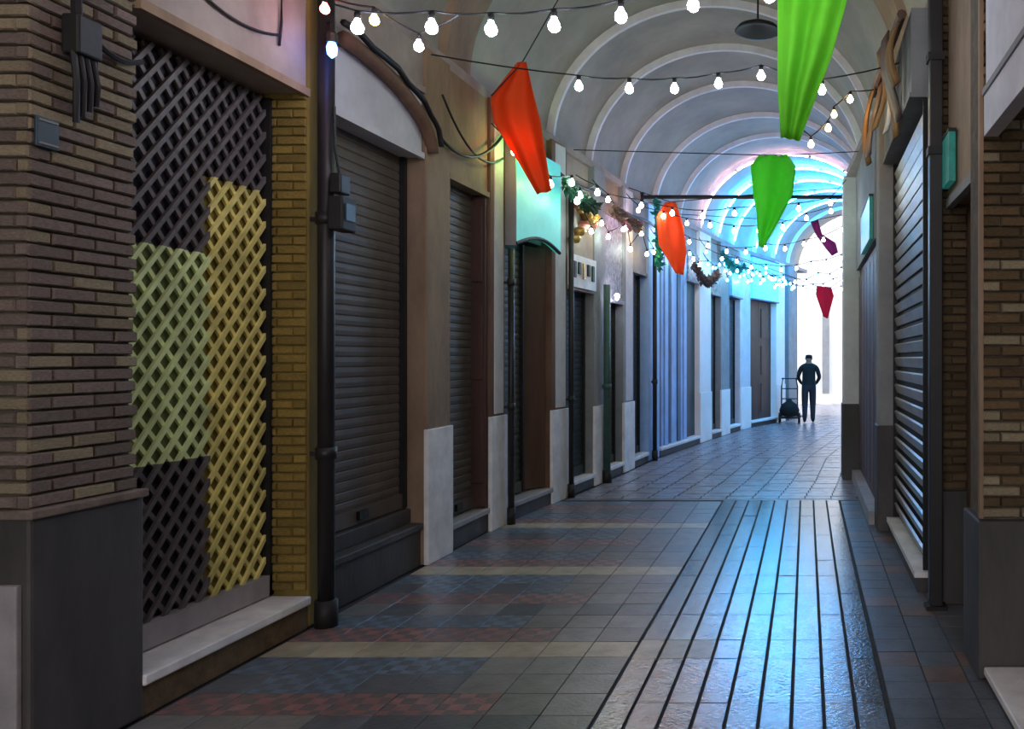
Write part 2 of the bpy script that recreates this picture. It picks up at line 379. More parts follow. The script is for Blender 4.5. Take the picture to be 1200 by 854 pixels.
def pillar(label, ua, ub, m, base=None, bh=1.05, front=None, depth=.5, name='pillar', lift=0):
    p = thing(name, (Lv(ua), (ua + ub) / 2, 0), label, 'pillar', kind='structure')
    poly = [(Lv(ua), ua), (Lv(ub), ub), (Lv(ub) - depth, ub), (Lv(ua) - depth, ua)]
    MB().prism(poly, 0, 4.02).build('shaft', m, p, bevel=.012)
    if base:
        MB().prism([(Lv(ua) + .018, ua - .012), (Lv(ub) + .018, ub + .012), (Lv(ub) - .02, ub + .012), (Lv(ua) - .02, ua - .012)], 0, bh).build('base_slab', base, p, bevel=.006)
    if front:
        q = (ub - ua) * .22
        MB().prism([(Lv(ua) + .012, ua + q), (Lv(ub) + .012, ub - q), (Lv(ub) - .02, ub - q), (Lv(ua) - .02, ua + q)], bh + .02, 4.0).build('front_strip', front, p, bevel=.005)
    return p
pB = pillar('olive brick pillar between the diamond grille and plain brown shutter', 5.08, 5.32, 'plaster_olive')
pC = pillar('tan plaster pillar with white stone base right of the plain brown shutter', 6.61, 7.04, 'plaster_tan', 'stone_white', depth=.5)
pD = pillar('brown pillar with pale front strip just before the teal fascia', 7.9, 8.26, 'plaster_brown', 'stone_white', 1.06, 'plaster_light')
pE = pillar('brown pillar with pale front strip just beyond the teal fascia', 9.39, 9.83, 'plaster_brown', 'stone_white', 1.03, 'plaster_light')
pF = pillar('slim grey pillar behind the dark green pole', 10.72, 11.13, 'plaster_grey', 'stone_white', 1.0)
pG = pillar('pale grey pillar before the blue shopfront', 11.94, 12.44, 'plaster_grey', 'stone_white', .98, 'plaster_light')
pH = pillar('pillar with pale blue light in its colour at the blue shopfront', 13.27, 13.85, 'blue_light_tint')
pJ = pillar('bright white pillar after the blue shopfront', 16.13, 16.91, 'white_wall', 'white_wall', .95)
pK = pillar('grey pillar with white base beyond the bright white pillar', 17.6, 18.23, 'plaster_grey', 'white_wall', .95)
pL = pillar('pale pillar before the far reddish brown door', 19.11, 19.73, 'plaster_light', 'white_wall', .95)
pM = pillar('last pale pillar after the far reddish brown door', 21.27, 21.91, 'white_wall', 'white_wall', .95)
pN = pillar('shadowy slate pillar at the end of the shop row', 22.25, 22.94, 'plaster_grey', depth=.4)
# real bricks on the reveal of the olive pillar
M['brick_ol'] = mat('brick_ol', (142, 118, 58), .85, .35, 9, .5, rnd=.25)
brick_face(pB, '-y', 5.065, -3.24, -2.97, .22, 3.22, 'brick_ol', seed=9, L=.19, dep=.03)

# ------------------------------------------------------------------ left shops: shutters, fascias, sills
def shutter(label, ua, ub, z0, z1, m, rec=.22, pitch=.07, name='roller_shutter', split=None, lock=True):
    um = (ua + ub) / 2
    s = thing(name, (Lv(um) - rec, um, z0), label, 'shutter')
    n = max(4, int((z1 - z0 - .1) / pitch)); P = []
    for i in range(n):
        za = z0 + .1 + (z1 - z0 - .1) * i / n; zb = z0 + .1 + (z1 - z0 - .1) * (i + 1) / n
        for q, dx in ((0, 0), (.12, .006), (.5, .009), (.88, .006)):
            z = za + (zb - za) * q; P.append([(Lv(ua) - rec + dx, ua + .03, z), (Lv(ub) - rec + dx, ub - .03, z)])
    MB().grid(P).build('curtain', m, s, solid=.006)
    MB().hexa([(Lv(ua) - rec - .01, ua + .03, z0), (Lv(ua) - rec + .035, ua + .03, z0), (Lv(ub) - rec + .035, ub - .03, z0), (Lv(ub) - rec - .01, ub - .03, z0),
               (Lv(ua) - rec - .01, ua + .03, z0 + .11), (Lv(ua) - rec + .035, ua + .03, z0 + .11), (Lv(ub) - rec + .035, ub - .03, z0 + .11), (Lv(ub) - rec - .01, ub - .03, z0 + .11)]).build('bottom_bar', m, s)
    for q in (ua + .002, ub - .05):
        MB().box(Lv(q) - rec - .02, Lv(q) - rec + .05, q, q + .048, z0, z1).build('guide_rail', 'dark', s)
    if lock:
        MB().box(Lv(um) - rec + .03, Lv(um) - rec + .06, um - .06, um + .06, z0 + .03, z0 + .09).build('lock', 'dark', s)
    return s
def fascia(label, ua, ub, z0, z1, m, rec=.04, name='shop_fascia', trim=None):
    um = (ua + ub) / 2
    s = thing(name, (Lv(um) - rec, um, z0), label, 'fascia')
    MB().prism([(Lv(ua) - rec, ua), (Lv(ub) - rec, ub), (Lv(ub) - .44, ub), (Lv(ua) - .44, ua)], z0, z1).build('board', m, s)
    MB().prism([(Lv(ua) - rec + .025, ua + .003), (Lv(ub) - rec + .025, ub - .003), (Lv(ub) - rec - .01, ub - .003), (Lv(ua) - rec - .01, ua + .003)], z0 - .012, z0 + .035).build('lower_edge', trim or m, s)
    return s
def sill(label, ua, ub, z, m='stone_pale', out=.03, riser='stone_dark', rec=.42, tier=None):
    um = (ua + ub) / 2
    s = thing('stone_sill', (Lv(um), um, 0), label, 'sill', kind='structure')
    MB().prism([(Lv(ua) + out - .025, ua), (Lv(ub) + out - .025, ub), (Lv(ub) - rec, ub), (Lv(ua) - rec, ua)], 0, z - .05).build('riser', riser, s)
    MB().prism([(Lv(ua) + out, ua), (Lv(ub) + out, ub), (Lv(ub) - rec, ub), (Lv(ua) - rec, ua)], z - .05, z).build('slab', m, s, bevel=.008)
    if tier:
        MB().prism([(Lv(ua) + out - tier[0], ua), (Lv(ub) + out - tier[0], ub), (Lv(ub) - rec, ub), (Lv(ua) - rec, ua)], z + .001, tier[1]).build('upper_step', riser, s, bevel=.006)
    return s
# bay 1: rolling diamond grille
g = thing('lattice_grille', (-3.2, 4.45, 0), 'tall diamond lattice grille with yellow and pale green blocks beside the big brick pillar', 'grille')
gy0, gy1, gz0, gz1, gx = 3.82, 5.07, .30, 3.14, -3.2
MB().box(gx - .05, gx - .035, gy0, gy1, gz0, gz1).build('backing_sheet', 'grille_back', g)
def bar(y, z, y2, z2, dx):
    w_ = .012; d = Vector((0, y2 - y, z2 - z)).normalized(); n_ = Vector((0, -d.z, d.y)) * w_
    p = [Vector((gx + dx, y, z)), Vector((gx + dx, y2, z2))]
    lo = [p[0] - n_, p[0] + n_, p[1] + n_, p[1] - n_]
    t = Vector((.008, 0, 0))
    return MB().hexa([q - t for q in lo] + [q + t for q in lo])
Wg, Hg, pt = gy1 - gy0, gz1 - gz0, .118
sl = 1.12
c0 = -Hg / sl
while c0 < Wg:
    for sgn in (1, -1):
        ya, yb = max(0, c0), min(Wg, c0 + Hg / sl)
        if yb - ya > .04:
            za, zb = (ya - c0) * sl, (yb - c0) * sl
            if sgn == 1: mbx = bar(gy0 + ya, gz0 + za, gy0 + yb, gz0 + zb, 0)
            else: mbx = bar(gy1 - ya, gz0 + za, gy1 - yb, gz0 + zb, -.017)
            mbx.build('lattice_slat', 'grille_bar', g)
    c0 += pt
MB().box(gx - .06, gx + .03, gy0, gy1, gz0 - .1, gz0 + .02).build('bottom_rail', 'stone_pale', g)
for yy in (gy0 - .01, gy1 - .03): MB().box(gx - .06, gx + .03, yy, yy + .04, gz0 - .1, gz1).build('side_rail', 'dark', g)
fascia('wide plaster fascia above the diamond grille with loose cables', 3.79, 5.09, 3.17, 4.0, 'plaster', rec=.02, trim='plaster_tan')
sill('broad pale stone sill below the diamond grille', 3.8, 5.07, .19, 'stone_white', out=.02, riser='brick_brown')
# bay 2
shutter('plain dark brown shutter above two dark steps', 5.32, 6.61, .45, 3.17, 'shutter_brown', rec=.2)
fascia('clean off-white fascia panel above the plain dark brown shutter', 5.32, 6.59, 3.15, 3.62, 'plaster_light', rec=.03)
fascia('grey plaster wall panel above the off-white fascia and its arch', 5.32, 6.61, 3.66, 4.0, 'plaster', rec=.03, name='wall_panel')
sill('dark two-tier stone step below the plain brown shutter', 5.33, 6.6, .33, 'stone_dark', out=-.02, riser='stone_dark', tier=(.1, .44))
a = MB(); pts = []
for k in range(15):
    q = k / 14 * math.pi / 2; pts.append((-2.92, 5.38 + 1.28 * math.sin(q), 3.2 + .42 * math.cos(q)))
a.tube(pts, .05, 8); tag(a.build('trim_3', 'plaster_brown', smooth=True), 'brown curved arch moulding over the off-white fascia', 'moulding', kind='structure')
# bay 3
shutter('narrow dark wooden-brown shutter between tan pillar and pale strip', 7.04, 7.9, .24, 3.12, 'shutter_brown', rec=.16)
fascia('rough patched plaster fascia above the narrow dark shutter', 7.04, 7.9, 3.1, 4.0, 'plaster_tan', rec=.03)
sill('low stone sill below the narrow dark shutter', 7.04, 7.9, .22, 'stone_pale', out=.0)
dj = thing('door_leaf', (-3.05, 7.86, .24), 'dark red wooden door leaf folded by the pale strip pillar', 'door', kind='structure')
MB().box(-3.12, -2.95, 7.84, 7.89, .24, 3.08).build('leaf', 'wood_red', dj)
for zz in (.45, 1.4, 2.3): MB().box(-3.1, -2.97, 7.825, 7.845, zz, zz + .7).build('panel', 'wood_red', dj, bevel=.01)
# bay 4
shutter('olive grey shutter under the glowing teal fascia', 8.26, 9.05, .2, 2.8, 'shutter_green', rec=.2)
dj = thing('door_leaf', (-3.0, 9.2, .2), 'tall dark brown door leaf right of the olive grey shutter', 'door', kind='structure')
MB().prism([(Lv(9.06) - .2, 9.07), (Lv(9.35) - .06, 9.36), (Lv(9.35) - .12, 9.37), (Lv(9.06) - .26, 9.09)], .2, 2.8).build('leaf', 'wood_brown', dj)
tf = thing('teal_fascia', (-2.8, 8.8, 2.75), 'glowing teal light-box fascia with arched lower edge', 'light box')
mb = MB(); P0 = []; P1 = []
for k in range(13):
    t = k / 12; u = 8.28 + 1.1 * t; zb = 2.72 + .12 * math.sin(math.pi * min(1, t * .9)); P0.append((Lv(u) + .1, u, zb)); P1.append((Lv(u) + .1, u, 3.72))
o = mb.grid([P0, P1]).build('panel', 'teal_panel', tf); b = o.modifiers.new('s', 'SOLIDIFY'); b.thickness = .06; b.offset = -1
MB().tube([(x - .01, y, z) for x, y, z in P0], .02, 6).build('lower_rim', 'dark', tf)
MB().box(-2.93, -2.815, 8.262, 8.28, 2.7, 3.74).build('end_cap', 'plaster_grey', tf)
fascia('dim plaster panel above the teal light box', 8.26, 9.39, 3.74, 4.0, 'plaster', rec=.06, name='wall_panel')
fascia('dark lintel box hidden behind the teal light box', 8.26, 9.39, 2.85, 3.7, 'plaster_grey', rec=.14, name='lintel')
sill('pale stone sill below the olive grey shutter', 8.26, 9.39, .18, 'stone_pale', out=.02)
# bay 5
shutter('dark slate shutter under the sign with gold flowers', 9.83, 10.72, .17, 2.45, 'shutter_slate', rec=.16)
s5 = fascia('pinkish plaster sign panel with gold flowers and white lower board', 9.83, 10.72, 2.42, 3.62, 'plaster', rec=.02)
MB().prism([(Lv(9.86) + .03, 9.86), (Lv(10.7) + .03, 10.7), (Lv(10.7) - .01, 10.7), (Lv(9.86) - .01, 9.86)], 2.44, 2.82).build('white_board', 'stone_white', s5)
for k in range(9):
    u = 9.95 + .08 * k; z = 2.95 + .42 * abs(math.sin(k * 1.7))
    MB().lathe([(.0, -.01), (.05, 0), (.085, .05), (.05, .09), (.0, .1)], 8, (Lv(u) + .04, u, z)).build('flower', ['gold', 'pink', 'gold'][k % 3], s5, smooth=True)
for k in range(5):
    u = 9.93 + .15 * k
    MB().box(Lv(u) + .028, Lv(u) + .05, u, u + .09, 2.55 + .05 * (k % 2), 2.74).build('emblem', ['dark', 'garland', 'gold'][k % 3], s5)
fascia('plain grey panel above the gold flower sign', 9.83, 10.72, 3.66, 4.0, 'plaster', rec=.08, name='wall_panel')
sill('pale stone sill below the dark slate shutter', 9.83, 10.72, .16, 'stone_white', out=.02)
# bay 6
shutter('dark green shutter behind the green pole', 11.13, 11.94, .16, 2.4, 'shutter_green', rec=.16)
s6 = fascia('faded grey patterned poster fascia behind the green pole', 11.13, 11.94, 2.36, 3.5, 'poster', rec=.02)
MB().lathe([(.01, -.05), (.025, -.03), (.03, .02), (.015, .04)], 10, (Lv(11.3) + .1, 11.3, 2.42)).build('lamp_globe', 'g_cool', s6, smooth=True)
fascia('dim panel above the faded poster fascia', 11.13, 11.94, 3.54, 4.0, 'plaster_tan', rec=.08, name='wall_panel')
sill('pale stone sill behind the green pole', 11.13, 11.94, .16, 'stone_white', out=.02)
# bay 7
shutter('deep slate shutter just before the blue pillar', 12.44, 13.27, .15, 2.9, 'shutter_slate', rec=.18)
fascia('grey draped fascia before the blue pillar', 12.44, 13.27, 2.88, 4.0, 'plaster_grey', rec=.04)
sill('pale stone sill just before the blue pillar', 12.44, 13.27, .15, 'stone_white', out=.02)
# bay 8: blue shopfront
bs = thing('blue_shopfront', (Lv(15), 15, 0), 'shopfront with blue light in its colour, upright boards and dark doorway', 'shopfront', kind='structure')
nb = 9
for k in range(nb):
    ua = 13.87 + (15.42 - 13.87) * k / nb; ub = 13.87 + (15.42 - 13.87) * (k + 1) / nb - .012
    MB().prism([(Lv(ua) - .03 - .02 * (k % 2), ua), (Lv(ub) - .03 - .02 * (k % 2), ub), (Lv(ub) - .2, ub), (Lv(ua) - .2, ua)], .16, 3.5).build('board', 'blue_light_tint' if k % 3 else 'blue_dark', bs)
MB().prism([(Lv(15.42) - .1, 15.42), (Lv(16.13) - .1, 16.13), (Lv(16.13) - .3, 16.13), (Lv(15.42) - .3, 15.42)], .16, 3.0).build('door', 'shutter_slate', bs)
MB().prism([(Lv(15.42), 15.42), (Lv(16.13), 16.13), (Lv(16.13) - .3, 16.13), (Lv(15.42) - .3, 15.42)], 3.0, 3.5).build('door_sign', 'poster', bs)
fascia('grey panel above the blue shopfront', 13.85, 16.13, 3.52, 4.0, 'plaster_grey', rec=.06, name='wall_panel')
sill('white stone sill below the blue shopfront', 13.87, 16.12, .15, 'stone_white', out=.03)
# far bays
shutter('grey shutter just beyond the bright white pillar', 16.91, 17.6, .15, 2.9, 'shutter_grey', rec=.16, lock=False)
fascia('pale patterned fascia just beyond the bright white pillar', 16.91, 17.6, 2.88, 3.55, 'poster', rec=0)
fascia('grey plaster above the pale patterned fascia', 16.91, 17.6, 3.58, 4.0, 'plaster', rec=.08, name='wall_panel')
sill('white sill just beyond the bright white pillar', 16.91, 17.6, .15, 'stone_white', out=.03)
shutter('grey shutter under the deep blue-green light box', 18.23, 19.11, .15, 2.9, 'shutter_slate', rec=.16, lock=False)
def lightbox(label, ua, ub, z0, z1, m, proj=.06):
    um = (ua + ub) / 2; s = thing('sign_light_box', (Lv(um), um, z0), label, 'light box')
    MB().prism([(Lv(ua) + proj, ua), (Lv(ub) + proj, ub), (Lv(ub) - .3, ub), (Lv(ua) - .3, ua)], z0, z1).build('lit_face', m, s)
    for z in (z0 - .03, z1): MB().prism([(Lv(ua) + proj + .01, ua), (Lv(ub) + proj + .01, ub), (Lv(ub) - .3, ub), (Lv(ua) - .3, ua)], z, z + .03).build('edge_trim', 'blue_dark', s)
    return s
lightbox('deep blue-green lit sign box left of the brighter cyan one', 18.23, 19.11, 2.95, 3.75, 'cyan_box')
fascia('grey plaster above the deep blue-green sign box', 18.23, 19.11, 3.8, 4.0, 'plaster', rec=.08, name='wall_panel')
sill('white sill under the deep blue-green sign box', 18.23, 19.11, .15, 'stone_white', out=.03)
dr = thing('door_5', (Lv(20.5) - .2, 20.5, .15), 'far reddish brown double door under the cyan light box', 'door', kind='structure')
for ua, ub in ((19.74, 20.49), (20.5, 21.26)):
    lf = MB().prism([(Lv(ua) - .14, ua), (Lv(ub) - .14, ub), (Lv(ub) - .2, ub), (Lv(ua) - .2, ua)], .15, 2.98).build('leaf', 'wood_red', dr)
    for z in (.3, 1.2, 2.1): MB().prism([(Lv(ua + .15) - .12, ua + .15), (Lv(ub - .15) - .12, ub - .15), (Lv(ub - .15) - .16, ub - .15), (Lv(ua + .15) - .16, ua + .15)], z, z + .7).build('panel', 'wood_red', lf)
lightbox('bright cyan lit sign box over the far reddish brown door', 19.73, 21.27, 3.0, 3.95, 'cyan_box2')
sill('white sill under the far reddish brown door', 19.73, 21.27, .15, 'stone_white', out=.03)
fascia('far pale panel between the last two pillars', 21.91, 22.25, .0, 4.1, 'blue_dark', rec=.1, name='wall_panel')
# bay behind the camera edge
fascia('dark plaster bay before the big brick pillar', -3.29, 2.83, 0, 4.0, 'plaster_brown', rec=.3, name='wall_panel')

# ------------------------------------------------------------------ right side
def rbox(x0, x1, ya, yb, z0, z1): return MB().prism([(x0, ya), (x1, ya), (x1, yb), (x0, yb)], z0, z1)
p = thing('brick_pillar', (.87, 4.4, 0), 'brown brick pillar with dark stone base and white sill at its foot', 'pillar', kind='structure')
rbox(.895, 1.4, 4.30, 4.65, 0, 4.02).build('core', 'mortar', p)
brick_face(p, '-y', 4.27, .87, 1.34, .8, 3.98, lambda rg, z: rg.choice(['brick_brown', 'brick_brown', 'brick_brown', 'brick']), seed=21)
rbox(.855, 1.4, 4.25, 4.66, 0, .79).build('base_slab', 'stone_dark', p, bevel=.012)
MB().box(.865, .885, 4.262, 4.30, .80, 3.98).build('corner_bead', 'plaster_tan', p)
p = thing('brick_pillar', (.84, 5.7, 0), 'narrow brown brick pillar right of the black post', 'pillar', kind='structure')
rbox(.865, 1.25, 5.58, 5.82, 0, 4.02).build('core', 'mortar', p)
brick_face(p, '-y', 5.55, .84, 1.2, .75, 3.98, 'brick_brown', seed=22)
rbox(.83, 1.25, 5.535, 5.83, 0, .74).build('base_slab', 'stone_dark', p, bevel=.012)
p = thing('pillar', (.67, 8, 0), 'grey plaster pillar with dark tiled base left of the slatted shutter', 'pillar', kind='structure')
rbox(.67, 1.1, 7.9, 8.2, 0, 4.02).build('shaft', 'plaster_grey', p, bevel=.012)
rbox(.655, 1.1, 7.88, 8.21, 0, .98).build('base_slab', 'stone_dark', p, bevel=.01)
p = thing('pillar', (.5, 11.4, 0), 'far grey-green pillar where the alley bends away', 'pillar', kind='structure')
rbox(.49, 1.0, 11.3, 11.7, 0, 4.02).build('shaft', 'plaster_light', p, bevel=.012)
rbox(.475, 1.0, 11.28, 11.71, 0, 1.0).build('base_slab', 'stone_dark', p, bevel=.01)
# near bay, white fascia and sill
s = thing('shop_fascia', (.88, 3.6, 2.7), 'blue-white fascia panel high on the brown brick pillar', 'fascia')
rbox(.88, .95, 2.6, 4.23, 2.70, 2.90).build('lower_board', 'plaster_light', s); rbox(.89, .95, 2.6, 4.23, 2.93, 3.98).build('upper_board', 'plaster_light', s)
rbox(.87, .95, 2.6, 4.23, 2.90, 2.93).build('rail', 'plaster_grey', s)
s = thing('stone_sill', (.95, 3.5, 0), 'white stone sill at the foot of the brown brick pillar', 'sill', kind='structure')
rbox(.89, 1.2, 2.4, 4.24, 0, .03).build('riser', 'stone_dark', s); rbox(.88, 1.2, 2.4, 4.24, .03, .07).build('slab', 'stone_white', s, bevel=.008)
# recess between the two brick pillars
s = thing('shop_fascia', (.92, 5.1, 2.5), 'patched brown fascia between the two brown brick pillars', 'fascia')
rbox(.92, 1.15, 4.67, 5.53, 2.6, 3.98).build('board', 'plaster_tan', s); rbox(.905, .95, 4.67, 5.53, 2.57, 2.63).build('lower_edge', 'plaster_grey', s)
s = thing('sign_light_box', (.89, 5.3, 2.65), 'small teal lit sign hung between the two brown brick pillars', 'light box')
rbox(.865, .905, 5.18, 5.44, 2.68, 2.98).build('lit_face', 'teal_lit', s); rbox(.86, .91, 5.17, 5.45, 2.98, 3.0).build('edge_trim', 'dark', s)
s = thing('roller_shutter', (1.0, 5.1, 0), 'dark brown shutter between the two brown brick pillars', 'shutter')
rbox(1.04, 1.07, 4.68, 5.53, .1, 2.59).build('curtain', 'wood_brown', s); rbox(1.02, 1.08, 4.68, 5.53, .04, .1).build('bottom_bar', 'dark', s)
# slatted shutter
s = thing('slatted_shutter', (.82, 6.8, 0), 'grey shutter of wide horizontal slats with dark gaps', 'shutter')
ua, ub, xa = 5.84, 7.87, .80
rbox(xa + .05, xa + .08, ua, ub, .16, 3.38).build('backing', 'dark', s)
me = None
for k in range(26):
    z = .2 + k * .121
    if k == 0:
        o = MB().hexa([(xa + .03, ua + .05, z), (xa + .03, ub - .03, z), (xa + .045, ub - .03, z), (xa + .045, ua + .05, z),
                    (xa + .008, ua + .05, z + .072), (xa + .008, ub - .03, z + .072), (xa + .025, ub - .03, z + .082), (xa + .025, ua + .05, z + .082)]).build('slat', 'slat_metal', s); me = o.data; z00 = z
    else:
        o = bpy.data.objects.new('slat', me); C.objects.link(o); o.parent = s; o.location = (0, 0, z - z00)
for u in (ua, ub - .03): rbox(xa, xa + .07, u, u + .03, .15, 3.38).build('guide_rail', 'dark', s)
s = thing('stone_sill', (.8, 6.8, 0), 'pale stone sill under the slatted shutter', 'sill', kind='structure')
rbox(.76, 1.15, 5.84, 7.87, 0, .1).build('riser', 'stone_dark', s); rbox(.74, 1.15, 5.84, 7.87, .1, .14).build('slab', 'stone_white', s)
s = thing('shop_fascia', (.72, 6.8, 3.4), 'pale fascia board above the slatted shutter', 'fascia')
rbox(.72, 1.12, 5.84, 7.87, 3.42, 4.0).build('board', 'plaster_grey', s); rbox(.705, 1.12, 5.84, 7.87, 3.39, 3.42).build('lower_edge', 'plaster_grey', s)
# far right door
s = thing('door_6', (.7, 9.7, 0), 'brown wooden door under the small teal sign on the far side', 'door', kind='structure')
rbox(.71, .77, 8.22, 11.27, .14, 2.75).build('leaf', 'wood_brown', s)
for k in range(6): rbox(.69, .712, 8.28 + .5 * k, 8.72 + .5 * k, .25, 2.65).build('panel', 'wood_brown', s)
s = thing('stone_sill', (.7, 9.7, 0), 'pale sill below the brown wooden door across the alley', 'sill', kind='structure')
rbox(.6, 1.0, 8.22, 11.27, 0, .13).build('slab', 'stone_pale', s)
s = thing('shop_fascia', (.66, 9.7, 3), 'grey fascia above the brown wooden door across the alley', 'fascia')
rbox(.66, .91, 8.22, 11.27, 2.76, 4.0).build('board', 'plaster_grey', s)
s = thing('sign_light_box', (.63, 9, 2.75), 'small teal lit sign above the brown wooden door', 'light box')
rbox(.62, .655, 8.4, 9.7, 2.78, 3.2).build('lit_face', 'teal_lit', s); rbox(.615, .658, 8.39, 9.71, 3.2, 3.22).build('edge_trim', 'dark', s)
# far side shops past the bend
for i, (ua, ub, m) in enumerate(((11.72, 14.2, 'plaster_grey'), (14.25, 18, 'white_wall'), (18.05, 24.2, 'white_wall'))):
    tag(MB().prism([(Rv(ua), ua), (Rv(ub), ub), (Rv(ub) + .4, ub), (Rv(ua) + .4, ua)], 0, 4.0).build('wall_panel', m), ['grey plaster wall just past the bend', 'white plaster wall past the bend', 'last white plaster wall towards the daylight'][i], 'wall', kind='structure')
tag(MB().box(1.05, 1.28, -4.5, 2.3, 0, 4.0).build('wall_panel', 'plaster_brown'), 'dark plaster bay beside the viewer', 'wall', kind='structure')
# pillar on the end wall
s = thing('end_pillar', (.7, 29.8, 0), 'grey pillar strip on the bright end wall', 'pillar', kind='structure')
MB().box(.56, .80, 29.8, 30.02, .35, 3.3).build('shaft', 'plaster_grey', s); MB().box(.5, .86, 29.75, 30.02, .0, .36).build('foot', 'stone_white', s)

# ------------------------------------------------------------------ pipes and posts
def pipe(label, x, y, r, z1, m, z0=0., joints=(1.0, 2.4), shoe=True, name='drain_pipe'):
    s = thing(name, (x, y, 0), label, 'pipe')
    MB().tube([(x, y, z0), (x, y, z1)], r, 12).build('pipe', m, s, smooth=True)
    for z in joints:
        MB().tube([(x, y, z), (x, y, z + .07)], r * 1.25, 12).build('collar', m, s, smooth=True)
        MB().box(x - .12 if x < 0 else x, x if x < 0 else x + .12, y - .012, y + .012, z + .02, z + .045).build('bracket', m, s)
    if shoe: MB().tube([(x, y, .0), (x, y, .16)], r * 1.35, 12).build('shoe', 'dark', s, smooth=True)
    return s
pp = pipe('thick black drain pipe on the olive brick pillar', -2.87, 5.10, .047, 4.0, 'pipe_dark')
mb_ = thing('meter_box', (-2.80, 5.1, 2.35), 'dark electric meter box strapped to the thick black pipe', 'meter box')
MB().box(-2.82, -2.73, 5.02, 5.18, 2.36, 2.56).build('case', 'dark', mb_, bevel=.01); MB().box(-2.732, -2.722, 5.05, 5.15, 2.42, 2.52).build('window', 'plate_blue', mb_)
MB().box(-2.82, -2.75, 5.04, 5.15, 2.58, 2.7).build('fuse_case', 'pipe_dark', mb_, bevel=.01)
MB().tube([(-2.78, 5.08, 2.7), (-2.79, 5.05, 2.85), (-2.81, 5.08, 3.1)], .008, 6).build('lead', 'cable', mb_)
pipe('thin dark drain pipe under the near corner of the teal fascia', -2.85, 8.24, .03, 2.66, 'pipe_dark', joints=(1.1, 2.3))
pipe('thin dark pipe on the striped pillar just beyond the teal fascia', -2.70, 9.8, .03, 3.6, 'pipe_dark', joints=(1.1,))
pipe('dark green pole before the faded poster fascia', -2.57, 11.0, .045, 2.55, 'pipe_green', joints=(1.2,), name='green_pole')
pipe('short dark pipe at the blue pillar', -2.38, 13.4, .035, 3.3, 'pipe_dark', joints=(1.2,))
s = thing('black_post', (.83, 5.47, 0), 'square black steel post standing before the slatted shutter', 'post')
MB().box(.785, .87, 5.43, 5.515, .02, 4.0).build('shaft', 'pipe_dark', s, bevel=.008); MB().box(.76, .895, 5.405, 5.53, 0, .025).build('base_plate', 'dark', s)
for z in (2.9, 3.5): MB().box(.775, .88, 5.42, 5.525, z, z + .05).build('clamp', 'dark', s)
tr = thing('tie_rod', (-1, 13, 4.05), 'dark iron tie rod spanning the vault behind the green pennant', 'rod')
MB().tube([(Lv(13) - .05, 13, 4.06), (Rv(13) + .05, 13, 4.06)], .03, 8).build('rod', 'dark', tr)
for x in (Lv(13) - .02, Rv(13) + .02): MB().tube([(x - .03, 13, 4.06), (x + .03, 13, 4.06)], .075, 10).build('end_plate', 'dark', tr)
# dark hanging lamp shade under the vault
s = thing('pendant_lamp', (-.5, 8.8, 5.0), 'dark unlit pendant lamp hanging from the vault behind the large green pennant', 'lamp')
MB().lathe([(.02, .12), (.06, .11), (.2, .05), (.24, 0), (.22, .0), (.05, .07)], 20, (-.5, 8.8, 4.97)).build('shade', 'dark', s, smooth=True)
MB().tube([(-.5, 8.8, 5.08), (-.5, 8.8, 5.78)], .01, 6).build('stem', 'dark', s)

# ------------------------------------------------------------------ wall clutter, cables
def droop(a, b, sag, n=14):
    a, b = Vector(a), Vector(b); return [tuple(a.lerp(b, i / n) + Vector((0, 0, -sag * 4 * (i / n) * (1 - i / n)))) for i in range(n + 1)]
def cable(label, pts, r=.008, name='cable'): return tag(MB().tube(pts, r, 6).build(name, 'cable', smooth=True), label, 'cable')
cable('dark cable sagging low across the plaster fascia over the grille', droop((-2.965, 3.9, 3.5), (-2.965, 4.8, 3.42), .1))
cable('upper dark cable looping down the plaster fascia to its plug', droop((-2.965, 4.05, 3.75), (-2.965, 4.82, 3.75), .22) + [(-2.965, 4.82, 3.5), (-2.965, 4.8, 3.36)])
cable('cable bundle following the brown arch moulding', [(-2.865, 5.28 + 1.42 * math.sin(k / 12 * 1.57), 3.26 + .42 * math.cos(k / 12 * 1.57) + .015 * math.sin(k * 2.1)) for k in range(13)], .022, 'cable_bundle')
cable('tangled cable swinging from the tan pillar to the pale strip pillar', droop((-2.90, 6.75, 3.35), (-2.88, 8.1, 3.72), .18), .014)
cable('second thin cable sagging over the rough patched fascia', droop((-2.90, 6.8, 3.7), (-2.88, 8.1, 3.5), .22), .01)
cable('long cable running along the poster and flower fascias', [(Lv(u) + .05, u, 3.66 + .03 * math.sin(u * 3)) for u in [9.4 + .27 * k for k in range(16)]], .02)
s = thing('junction_box', (-2.97, 3.46, 2.8), 'black junction box with dangling cables on the big brick pillar', 'junction box')
MB().box(-2.972, -2.90, 3.40, 3.52, 2.82, 2.98).build('case', 'dark', s, bevel=.01)
for k in range(4): MB().tube([(-2.93, 3.41 + .03 * k, 2.83), (-2.925, 3.42 + .034 * k, 2.72), (-2.94, 3.435 + .032 * k, 2.55 + .03 * k)], .012, 6).build('cable_end', 'cable', s)
MB().tube([(-2.94, 3.44, 2.97), (-2.955, 3.43, 3.5), (-2.955, 3.43, 3.95)], .02, 6).build('feed_cable', 'cable', s)
MB().tube(droop((-2.94, 3.5, 2.93), (-2.96, 3.8, 2.92), .04), .012, 6).build('side_cable', 'cable', s)
s = thing('number_plate', (-2.97, 3.33, 2.4), 'small dark blue plate fixed on the big brick pillar', 'plate')
MB().box(-2.975, -2.962, 3.285, 3.385, 2.42, 2.54).build('plate', 'plate_blue', s, bevel=.004)
for z in (2.435, 2.525): MB().box(-2.963, -2.958, 3.293, 3.377, z - .004, z + .004).build('rim', 'plaster_grey', s)

